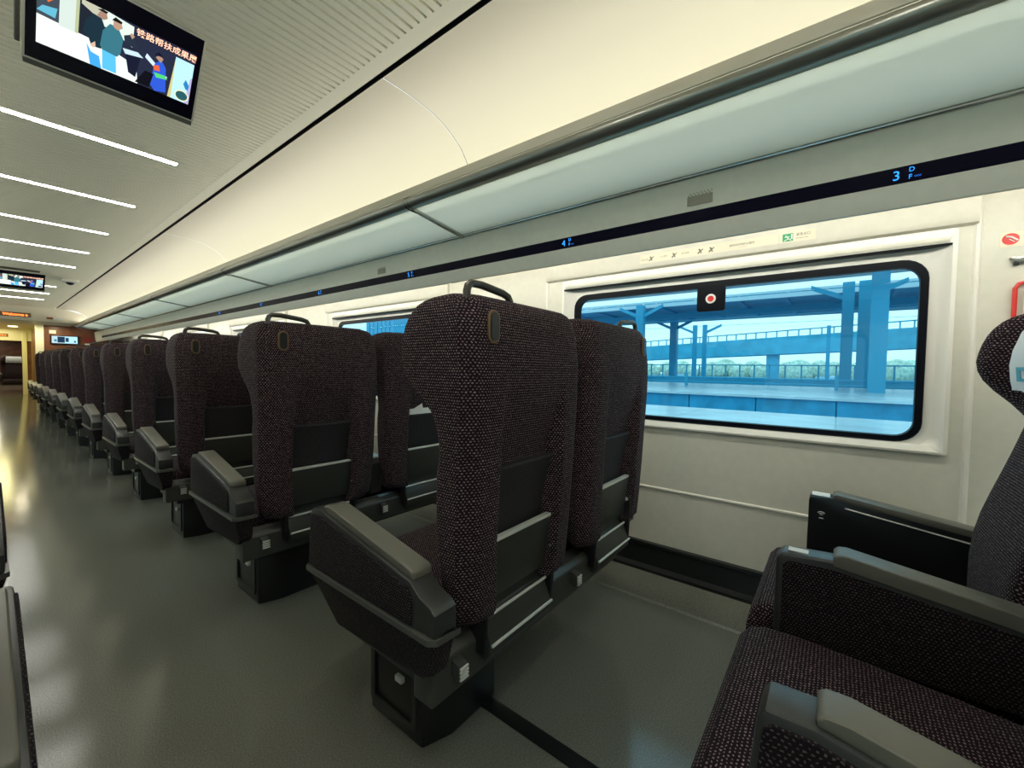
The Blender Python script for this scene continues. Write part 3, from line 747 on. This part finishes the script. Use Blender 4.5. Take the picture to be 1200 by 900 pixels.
# ------------------------------------------------------------------ screens
EM = {}
def em(col, s=1.0):
    k = (col, s)
    if k not in EM: EM[k] = emit('screen_colour', col, s)
    return EM[k]
TVW, TVH = .392, .262
def make_tv():
    """face in the local xz plane, looking towards -y; origin at the middle of the lower edge"""
    t = empty('ceiling_screen', (0, 0, 0))
    m = MB(); m.prism([(.002, -.014), (.030, -.014), (.034, .002), (.004, .002)], -TVW/2 + .003, TVW/2 - .003, 'x'); m.build('chin', M['tv_grey'], t, bevel=.002)
    m = MB(); m.box(-TVW/2 - .012, -TVW/2 - .002, .012, .05, .03, .20); m.build('side_arm', M['tv_grey'], t, bevel=.002)
    m = MB(); m.box(-TVW/2, TVW/2, 0, .018, 0, TVH); m.build('case', M['tv_case'], t, bevel=.003)
    m = MB(); m.prism([(.002, 0), (.03, .0), (.042, .02), (.042, TVH - .03), (.018, TVH - .01)], -TVW/2 + .004, TVW/2 - .004, 'x'); m.build('back_shell', M['tv_grey'], t, bevel=.003)
    m = MB(); m.box(-TVW/2 + .006, TVW/2 - .006, -.0015, .001, .006, TVH - .006); sc = m.build('screen', M['screen_black'], t)
    m = MB(); m.box(-.15, .15, .03, .055, .10, TVH + .01); m.build('bracket', M['tv_grey'], t, bevel=.004)
    # the picture shown, in flat luminous patches: x0..x1, z0..z1 of the lit area
    x0, x1, z0, z1 = -TVW/2 + .026, TVW/2 - .022, .050, .205
    W, Hh = x1 - x0, z1 - z0
    pic = MB(); mats = []; lay = [0]
    def poly(pts, col, s=1.0):
        mm = em(col, s)
        if mm not in mats: mats.append(mm)
        pic.cur = mats.index(mm); lay[0] += 1
        pic.add([(x0 + W*a, -.0016 - .00003*lay[0], z0 + Hh*b) for a, b in pts], [tuple(range(len(pts)))])
    def rect(a0, a1, b0, b1, col, s=1.0): poly([(a0, b0), (a1, b0), (a1, b1), (a0, b1)], col, s)
    rect(0, 1, 0, 1, (.02, .025, .05))
    poly([(0, 0), (.62, 0), (.60, .30), (.40, .42), (0, .46)], (.72, .80, .74), 1.1)
    rect(0, .12, .46, 1, (.05, .07, .09)); poly([(.01, .85), (.06, .70), (.09, .78), (.05, .95)], (.75, .16, .04), 1.0); poly([(.0, .52), (.1, .5), (.11, .66), (.03, .62)], (.12, .45, .6))
    rect(.12, .21, .42, 1, (.62, .72, .66)); rect(.21, .23, .42, 1, (.45, .5, .3)); rect(.23, .34, .46, 1, (.015, .02, .03)); poly([(.24, .93), (.36, .80), (.36, 1), (.24, 1)], (.5, .5, .38))
    poly([(.36, .74), (.44, .72), (.56, .60), (.56, .96), (.40, 1), (.36, 1)], (.70, .82, .72), 1.0)
    # two standing men
    poly([(.28, .34), (.31, .22), (.36, .20), (.38, .0), (.31, .0)], (.06, .38, .80)); poly([(.255, .50), (.27, .72), (.31, .86), (.36, .84), (.385, .70), (.37, .34), (.31, .32), (.29, .44)], (.012, .03, .045)); poly([(.33, .86), (.35, .96), (.385, .97), (.395, .88), (.37, .83)], (.36, .22, .16)); poly([(.33, .96), (.36, 1), (.395, .99), (.385, .95)], (.01, .01, .01)); poly([(.30, .34), (.33, .42), (.335, .34), (.32, .30)], (.65, .45, .34))
    poly([(.385, .02), (.375, .34), (.46, .36), (.475, .02)], (.10, .50, .86), 1.0); poly([(.36, .40), (.37, .66), (.41, .82), (.46, .82), (.50, .66), (.49, .40), (.47, .32), (.375, .34)], (.04, .17, .22)); poly([(.43, .80), (.43, .93), (.475, .94), (.49, .84), (.46, .77)], (.46, .29, .2)); poly([(.42, .90), (.44, .97), (.485, .94), (.48, .90)], (.01, .01, .01))
    # table, chair and seated figures
    poly([(.50, .52), (.60, .56), (.64, .50), (.52, .44)], (.55, .72, .80)); poly([(.52, .44), (.62, .48), (.60, .10), (.55, .14)], (.01, .012, .03)); poly([(.50, .74), (.54, .80), (.58, .72), (.60, .60), (.51, .62)], (.02, .03, .05)); poly([(.535, .80), (.55, .84), (.57, .80), (.555, .74)], (.42, .28, .2)); poly([(.66, .62), (.82, .34), (.80, .30), (.65, .54)], (.6, .75, .85))
    poly([(.70, .10), (.72, .50), (.76, .62), (.80, .50), (.82, .05), (.74, .0)], (.03, .10, .62)); poly([(.72, .62), (.75, .70), (.775, .64), (.76, .56)], (.4, .25, .18)); poly([(.71, .66), (.74, .74), (.78, .67)], (.01, .01, .03)); poly([(.71, .46), (.75, .50), (.76, .40), (.72, .38)], (.75, .12, .04)); poly([(.72, .34), (.80, .36), (.82, .30), (.74, .26)], (.08, .62, .18)); poly([(.60, .02), (.66, .30), (.72, .30), (.70, .02)], (.006, .006, .01))
    # bright panel at the right with round shapes
    poly([(.835, .0), (.86, .78), (.88, .77), (.862, 0)], (.62, .55, .22)); rect(.86, 1, 0, .80, (.45, .74, .86), 1.05); poly([(.965, 0), (1, .0), (1, .55), (.985, .50)], (.45, .42, .66))
    circ = lambda cx, cy, r, q=1.9: [(cx + r*math.cos(2*math.pi*i/18), cy + q*r*math.sin(2*math.pi*i/18)) for i in range(18)]
    poly(circ(.94, .12, .055), (.80, .78, .45)); poly(circ(.94, .12, .046), (.02, .10, .12)); poly([(.94, .36), (.955, .46), (.985, .36), (.98, .26), (.96, .28)], (.02, .22, .50))
    lit = pic.build('picture', mats, sc, recalc=False)
    text_mesh('caption', '铁路帮扶成果展', .0215, em((1.0, .52, .34), 1.5), (x0 + W*.575, -.0036, z0 + Hh*.86), (1, 0, 0), (0, 0, 1), sc, .0002, off=.0002)
    return t
def place_tv(o, xc, yb, zb, yt, zt):
    o.location = (xc, yb, zb); o.rotation_euler = (math.atan2(yb - yt, zt - zb), 0, 0)
tv = make_tv(); place_tv(tv, .278, 1.820, 1.893, 1.662, 2.102)
tag(tv, 'near flat screen hanging tilted from the grooved ceiling, showing people at a table', 'screen', 'flat screens under the ceiling')
tv2 = copy_tree(tv); place_tv(tv2, .282, 7.60, 1.893, 7.27, 2.063); tv2.location = (.282, 7.55, 1.893); tv2.rotation_euler = (math.atan2(.20, .17), 0, 0)
tag(tv2, 'farther flat screen hanging tilted below the light bars', 'screen', 'flat screens under the ceiling')
wt = empty('wall_screen', (1.127, Y_END, 1.44)); tag(wt, 'small flat screen on the brown wooden bulkhead wall', 'screen')
m = MB(); m.box(-.215, .215, -.03, 0, 0, .185); m.build('case', M['screen_black'], wt, bevel=.004)
ws = MB(); wm = []
for a, b, c0, c1, col in ((-.195, .195, .015, .170, (.45, .74, .86)), (-.195, -.02, .015, .17, (.50, .66, .70)), (-.11, .0, .03, .16, (.015, .04, .08)), (.01, .06, .05, .14, (.02, .06, .12)), (-.16, -.12, .05, .1, (.05, .25, .4)), (.14, .17, .04, .08, (.02, .15, .3))):
    mm = em(col, 1.0); wm.append(mm) if mm not in wm else None
    ws.cur = wm.index(mm); yq = -.031 - .0004*len(ws.f)
    ws.add([(a, yq, c0), (b, yq, c0), (b, yq, c1), (a, yq, c1)], [(0, 1, 2, 3)])
ws.build('picture', wm, wt, recalc=False)
# dome camera
cc = empty('security_camera', (.712, 7.81, ZC)); tag(cc, 'small white dome camera on the ceiling beyond the far screen', 'camera')
m = MB(); m.box(-.075, .075, -.09, .09, -.035, 0); m.build('housing', M['panel_white'], cc, bevel=.012, segs=3)
m = MB(); rings = [[(.042*math.cos(a)*math.cos(t), .042*math.cos(a)*math.sin(t), -.033 - .034*math.sin(a)) for t in [2*math.pi*i/16 for i in range(16)]] for a in (0, .4, .8, 1.2, 1.5)]
m.loops(rings, True, True); m.build('dome', M['black'], cc)

# ------------------------------------------------------------------ far bulkhead, doorway, vestibule and the next car
DX0, DX1 = -.10, .70
b = MB()
b.prism([(DX1 + .12, .0), (2.08, 0), (2.08, 1.86), (DX1 + .12, 1.86)], Y_END, Y_END + .06, 'y')
b.prism([(-1.49, .0), (DX0 - .12, 0), (DX0 - .12, 1.86), (-1.49, 1.86)], Y_END, Y_END + .06, 'y')
structure('wall_front', b, M['wood'], 'brown wooden bulkhead wall at the far end of the coach', 'wall')
hd = MB()
hp = [(-.815, 1.86), (-.80, 1.93), (-.70, 2.03), (-.5, 2.09), (-.3, 2.11), (.89, 2.11), (1.09, 2.09), (1.29, 2.03), (1.39, 1.93), (1.405, 1.86), (1.25, 1.86), (1.2, 1.835), (-.61, 1.835), (-.66, 1.86)]
hd.prism(hp, 12.3, Y_END + .05, 'y')
structure('wall_header', hd, M['cove'], 'cream header board over the doorway at the far end', 'wall')
M['post'] = principled('door_post', (.85, .82, .58), .35)
fr = MB(); fr.box(DX1, DX1 + .12, Y_END - .02, Y_END + .12, 0, 1.835); fr.box(DX0 - .12, DX0, Y_END - .02, Y_END + .12, 0, 1.835)
structure('door_1', fr, M['post'], 'pale yellow posts of the doorway to the vestibule', 'doorway', bevel=.004)
sg = empty('message_display', (.40, 12.3, 1.93)); tag(sg, 'header sign with glowing red welcome message over the doorway', 'sign')
m = MB(); m.box(-.19, .19, -.012, 0, -.035, .045); m.build('panel', M['sign_panel'] if 'sign_panel' in M else principled('sign_panel', (.20, .12, .06), .4), sg, bevel=.003)
text_mesh('message', 'Welcome a', .066, M['red_led'], (-.16, -.0135, -.018), (1, 0, 0), (0, 0, 1), sg, .0003, off=.0015)
for i, (xa, xb, za, zb, mt, lb) in enumerate(((.79, .875, 1.885, 1.925, M['red_brown'] if 'red_brown' in M else principled('red_brown', (.30, .08, .03), .5), 'small red brown plate on the cream header'), (.885, 1.01, 1.875, 1.92, M['paper'], 'white notice strip on the cream header'))):
    m = MB(); m.box(xa, xb, 12.292, 12.3005, za, zb); tag(m.build('header_plate', mt), lb, 'sign')
m = MB(); m.box(.90, 1.0, Y_END - .006, Y_END, 1.66, 1.735); tag(m.build('notice', M['label']), 'pale square notice on the wooden bulkhead above the small screen', 'sign')
m = MB(); m.box(1.42, 1.56, Y_END - .008, Y_END, 1.50, 1.62); rp = m.build('sign_plate', M['red_wood'] if 'red_wood' in M else principled('red_plate', (.22, .02, .015), .4)); tag(rp, 'dark red plate on the wooden bulkhead right of the small screen', 'sign')
m = MB(); m.box(1.44, 1.54, Y_END - .012, Y_END + .001, 1.44, 1.47); tag(m.build('notice', M['paper']), 'small white notice below the dark red plate on the bulkhead', 'sign')
for k, (xx, lb) in enumerate(((1.0, 'small round downlight under the cream header, over the wall screen'), (.62, 'small round downlight under the cream header, over the door post'))):
    d = MB(); d.prism([(xx + .06*math.cos(2*math.pi*i/16), 13.18 + .06*math.sin(2*math.pi*i/16)) for i in range(16)], 1.829, 1.838, 'z')
    tag(d.build('downlight', M['panel_white']), lb, 'ceiling light', 'downlights under the header')
# vestibule
v = MB(); v.box(.95, 1.0, Y_END + .06, 20, 0, 2.1); v.box(-.42, -.37, Y_END + .06, 20, 0, 2.1)
structure('wall_vestibule', v, M['vest'], 'yellowish lit side walls of the vestibule beyond the doorway', 'wall')
v = MB(); v.box(-.45, 1.0, Y_END + .05, 20.1, 2.06, 2.1)
structure('ceiling_vestibule', v, M['ceil'], 'ceiling of the vestibule beyond the doorway', 'ceiling')
for k, (xx, yy) in enumerate(((.55, 14.6), (.30, 17.0), (.55, 18.8), (.05, 15.6))):
    d = MB(); d.prism([(xx + .09*math.cos(2*math.pi*i/16), yy + .09*math.sin(2*math.pi*i/16)) for i in range(16)], 2.045, 2.062, 'z')
    tag(d.build('downlight', emit('downlight', (1.0, .88, .50), 6.0)), 'round vestibule downlight, %s beyond the doorway' % ['first', 'third', 'fourth', 'second'][k], 'ceiling light', 'downlights in the vestibule')
for k, (ya, za, zb, mt, lb) in enumerate(((15.2, 1.50, 1.72, M['paper'], 'white notice on the vestibule wall, upper one'), (15.2, 1.10, 1.34, M['paper'], 'white notice on the vestibule wall, lower one'))):
    m = MB(); m.box(.932, .941, ya - .5, ya + .5, za, zb); tag(m.build('notice', mt), lb, 'sign')
m = MB(); m.box(.940, .951, 13.9, 19.6, .05, 2.0); structure('trim_10', m, M['wood'], 'brown wooden panel on the vestibule wall', 'trim')
v = MB(); v.box(.77, 2.08, 20, 20.08, 0, 2.1); v.box(-1.49, -.12, 20, 20.08, 0, 2.1); v.cur = 1; v.box(-.12, .95, 19.97, 20.0, 1.68, 2.06); v.cur = 0; v.box(-.12, .77, 20, 20.08, 1.68, 2.1)
structure('wall_next_car', v, [M['wood'], M['ceil']], 'brown end wall of the next car around its doorway', 'wall')
m = MB(); m.box(.755, .86, 19.93, 19.995, 0, 1.96); structure('door_2', m, M['post'], 'bright yellow door post beyond the vestibule', 'door', bevel=.01)
sg2 = empty('message_display', (.30, 19.97, 1.84)); tag(sg2, 'second red message sign, farther away through the doorway', 'sign')
m = MB(); m.box(-.19, .19, -.012, 0, -.045, .045); m.build('panel', M['sign_panel'] if 'sign_panel' in M else principled('sign_panel', (.20, .12, .06), .4), sg2, bevel=.003)
text_mesh('message', 'Welcome a', .066, M['red_led'], (-.16, -.0135, -.02), (1, 0, 0), (0, 0, 1), sg2, .0003, off=.0015)
v = MB(); v.box(-1.49, 2.08, 29.9, 30, 0, 2.1); v.box(2.08, 2.12, 20, 30, 0, 2.1); v.box(-1.53, -1.49, 20, 30, 0, 2.1); v.box(-1.49, 2.08, 20, 30, 2.1, 2.14)
structure('wall_next_saloon', v, M['wood'], 'dim walls of the next car seen through the doorway', 'wall')
# closing wall behind the viewer
v = MB(); v.box(-1.49, 2.08, Y_BACK - .05, Y_BACK, 0, 2.12); structure('wall_back', v, M['panel'], 'end wall behind the viewer', 'wall')

# ------------------------------------------------------------------ outside: platforms, canopies, viaduct
OUT = {
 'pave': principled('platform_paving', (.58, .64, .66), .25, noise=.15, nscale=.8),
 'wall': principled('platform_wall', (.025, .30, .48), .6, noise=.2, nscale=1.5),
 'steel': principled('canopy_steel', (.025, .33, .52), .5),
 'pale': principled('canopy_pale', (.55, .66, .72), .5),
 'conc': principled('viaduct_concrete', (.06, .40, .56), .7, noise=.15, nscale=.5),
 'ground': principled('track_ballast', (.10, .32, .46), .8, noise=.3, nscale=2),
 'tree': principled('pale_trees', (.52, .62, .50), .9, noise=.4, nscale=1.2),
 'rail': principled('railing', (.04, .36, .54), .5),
}
def outs(name, mb, mat, label, cat, **kw): return structure(name, mb, OUT[mat], label, cat, **kw)
m = MB()
for k in range(-8, 24):
    for j in range(3): m.box(2.9 + j*3.36, 2.9 + j*3.36 + 3.33, k*3.0, k*3.0 + 2.97, -.35, -.02)
m.box(2.9, 13, -24, 72, -1.2, -.04)
outs('platform', m, 'pave', 'pale paved platform just outside the window', 'platform')
m = MB(); m.box(13, 22.6, -60, 160, -1.5, -1.2); m.box(40, 260, -200, 400, -.6, -.4); outs('track_bed', m, 'ground', 'track bed between the platforms', 'ground')
m = MB()
for k in range(-20, 50): m.box(22.5, 22.62, k*3.0, k*3.0 + 2.95, -1.4, -.12)
m.box(22.62, 40, -60, 160, -1.4, -.12)
outs('platform_face', m, 'wall', 'dark blue side of the far platform', 'platform')
m = MB(); m.box(22.3, 40, -60, 160, -.12, 0); outs('platform_top', m, 'pave', 'pale top of the far platform', 'platform')
rl = MB()
for z in (.30, .62): rl.tube([(33, -30, z), (33, 60, z)], .07, 6)
for k in range(-3, 7): rl.box(32.93, 33.07, k*9 - .1, k*9 + .1, 0, .95)
tag(rl.build('guard_rail', OUT['rail']), 'low pipe railing along the far platform outside', 'railing', kind='structure')
fc = MB()
for k in range(-40, 90): fc.box(46, 46.08, k*1.25, k*1.25 + .12, .3, 1.75)
fc.box(46, 46.08, -50, 112, 1.70, 1.80); fc.box(46, 46.1, -50, 112, .25, .42); fc.box(45.9, 46.3, -50, 112, -.4, .25)
tag(fc.build('fence', OUT['rail']), 'fence of thin upright bars beyond the far platform', 'fence', kind='structure')
def column(name, X, Y, zt, w, lab, arms=True, pair=0):
    c_ = MB(); c_.box(X - w/2, X + w/2, Y - w/2, Y + w/2, -.1, zt)
    if pair: c_.box(X - w/2, X + w/2, Y - w/2 + pair, Y + w/2 + pair, -.1, zt)
    if arms:
        for s_ in (-1, 1):
            q = pair if s_ > 0 else 0
            c_.loops([[(X - .15, Y + q + s_*.0, zt - 1.5), (X + .15, Y + q + s_*.0, zt - 1.5), (X + .15, Y + q + s_*.0, zt - 1.1), (X - .15, Y + q, zt - 1.1)],
                      [(X - .15, Y + q + s_*2.4, zt - .35), (X + .15, Y + q + s_*2.4, zt - .35), (X + .15, Y + q + s_*2.4, zt), (X - .15, Y + q + s_*2.4, zt)]], True, True)
    tag(c_.build(name, OUT['steel']), lab, 'column', group='canopy columns on the platform')
column('canopy_column', 45, 17.3, 8.2, .8, 'steel canopy column outside, just right of the wall-side seat back')
column('canopy_column', 60, 18.2, 8.2, .9, 'steel canopy column with forked top left of the round red sticker')
column('canopy_column', 72, 17.0, 8.6, .6, 'twin steel canopy column below the round red sticker', pair=1.5)
column('canopy_column', 42, -1.5, 8.2, .75, 'twin thick column at the right part of the big window', pair=1.0)
column('canopy_column', 31, -1.75, 8.2, .75, 'thickest near column at the right end of the big window', arms=False)
column('light_mast', 80, 1.2, 8.4, .5, 'thin mast left of the twin thick column outside', arms=False)
# canopies
cp = MB()
def canopy(x0, x1, z, ye, ke):
    cp.cur = 0; cp.box(x0, x1, -90, ye, z + .25, z + .45)
    for k in range(-20, ke): cp.box(x0 + .2, x1 - .2, k*4.0, k*4.0 + .35, z, z + .26)
    cp.cur = 1; cp.box(x0 - .25, x0, -90, ye, z - .1, z + .6); cp.box(x1, x1 + .25, -90, ye, z - .1, z + .6)
    cp.cur = 0; cp.box(x0 + (x1-x0)*.45, x0 + (x1-x0)*.45 + .5, -90, ye, z - .55, z + .1)
canopy(27, 39, 8.2, 24, 6); canopy(46.5, 62, 8.2, 36, 9)
tag(cp.build('platform_canopy', [OUT['steel'], OUT['pale']]), 'long station canopy roofs over the far platforms', 'roof', kind='structure')
wr = MB()
for X, z in ((30, 5.9), (30, 7.0), (44, 6.2), (84, 9.6), (84, 10.8), (84, 12.2)): wr.tube([(X, -80, z), (X, 160, z)], .03, 4)
tag(wr.build('overhead_wire', OUT['rail']), 'thin overhead wires strung along the tracks outside', 'wire', kind='stuff')
tw = MB()
for k in range(7): tw.box(58, 66, 80 + k*1.6, 81.3 + k*1.6, -.4, 14.0)
tw.box(58.3, 65.8, 80.3, 90.7, -.4, 13.6)
tag(tw.build('station_tower', OUT['steel']), 'blue ribbed tower block seen through the second window', 'building', kind='structure')
vd = MB()
vd.loops([[(92, 60, -.6+3.0), (97, 60, 3.0-.6), (97, 60, 5.2), (92, 60, 5.2)], [(92, -40, 6.6), (97, -40, 6.6), (97, -40, 10.2), (92, -40, 10.2)]], True, True)
for k in range(0, 60):
    t = k/59; yy = 60 - 100*t; z = 5.2 + 5.0*t
    vd.box(92, 92.15, yy - .1, yy + .1, z, z + 1.1)
vd.loops([[(92, 60, 6.2), (92.2, 60, 6.2), (92.2, 60, 6.4), (92, 60, 6.4)], [(92, -40, 11.2), (92.2, -40, 11.2), (92.2, -40, 11.4), (92, -40, 11.4)]], True, True)
for yy in (9.8, 40, -22): vd.box(93, 95, yy - 1.0, yy + 1.0, -.5, 5.5)
tag(vd.build('viaduct', OUT['conc']), 'sloping road viaduct on piers far behind the platforms', 'bridge', kind='structure')
tr = MB(); 
for k in range(70):
    yy = -70 + k*3.4 + random.uniform(-1, 1); r = random.uniform(2.2, 4.2); X = 150 + random.uniform(-4, 4); zc = random.uniform(.5, 2.0)
    tr.loops([[(X + r*math.cos(a)*math.cos(t)*(1 + .15*math.sin(5*t + k)), yy + r*math.cos(a)*math.sin(t)*(1 + .15*math.cos(4*t + k)), zc + r*math.sin(a)) for t in [2*math.pi*i/10 for i in range(10)]] for a in (-.6, -.2, .2, .6, 1.0, 1.45)], True, True)
tag(tr.build('treeline', OUT['tree']), 'pale line of trees beyond the fence and viaduct', 'trees', kind='stuff')

# ------------------------------------------------------------------ light
w = bpy.data.worlds.new('World'); S.world = w; w.use_nodes = True; nt = w.node_tree
bg = nt.nodes['Background']; bg.inputs[0].default_value = (.90, .96, 1.0, 1); bg.inputs[1].default_value = 1.25
def area(name, loc, sx, sy, rot, col, power, spread=180):
    l = bpy.data.lights.new(name, 'AREA'); l.shape = 'RECTANGLE'; l.size = sx; l.size_y = sy; l.color = col; l.energy = power; l.spread = math.radians(spread)
    o = bpy.data.objects.new(name, l); COL.objects.link(o); o.location = loc; o.rotation_euler = rot; return o
WARM = (1.0, .95, .83)
ylen = 12.3 - Y_BACK; ymid = (12.3 + Y_BACK)/2
for s_, xx in ((1, 1.36), (-1, 2*CX - 1.36)):
    area('cove_light', (xx, ymid, 1.850), .04, ylen, (0, math.pi + s_*math.radians(-68), 0), WARM, 28)
for s_, xx in ((1, 1.68), (-1, 2*CX - 1.68)):
    area('lip_light', (xx, ymid, 1.625), .03, ylen, (0, s_*math.radians(-62), 0), WARM, 33)
for s_, xx in ((1, 1.44), (-1, 2*CX - 1.44)):
    area('rack_fill', (xx, ymid, 1.838), .26, ylen, (0, 0, 0), (.95, 1.0, 1.0), 16)  # added fill above the shelves, brightens the frosted glass; no real fitting
area('vestibule_light', (.3, 16.8, 2.04), .6, 6.0, (0, 0, 0), (1.0, .90, .42), 42)
for k, xx in enumerate((1.0, -.40, .62, -.05)):
    area('header_downlight', (xx, 13.18, 1.828), .10, .10, (0, 0, 0), (1.0, .90, .62), 2.6)
area('next_car_light', (.3, 25, 2.08), .5, 8.0, (0, 0, 0), (1.0, .92, .7), 60)

S.view_settings.view_transform = 'Standard'; S.view_settings.look = 'None'; S.view_settings.gamma = 1.0
S.view_settings.use_curve_mapping = False
S.view_settings.exposure = 0.35
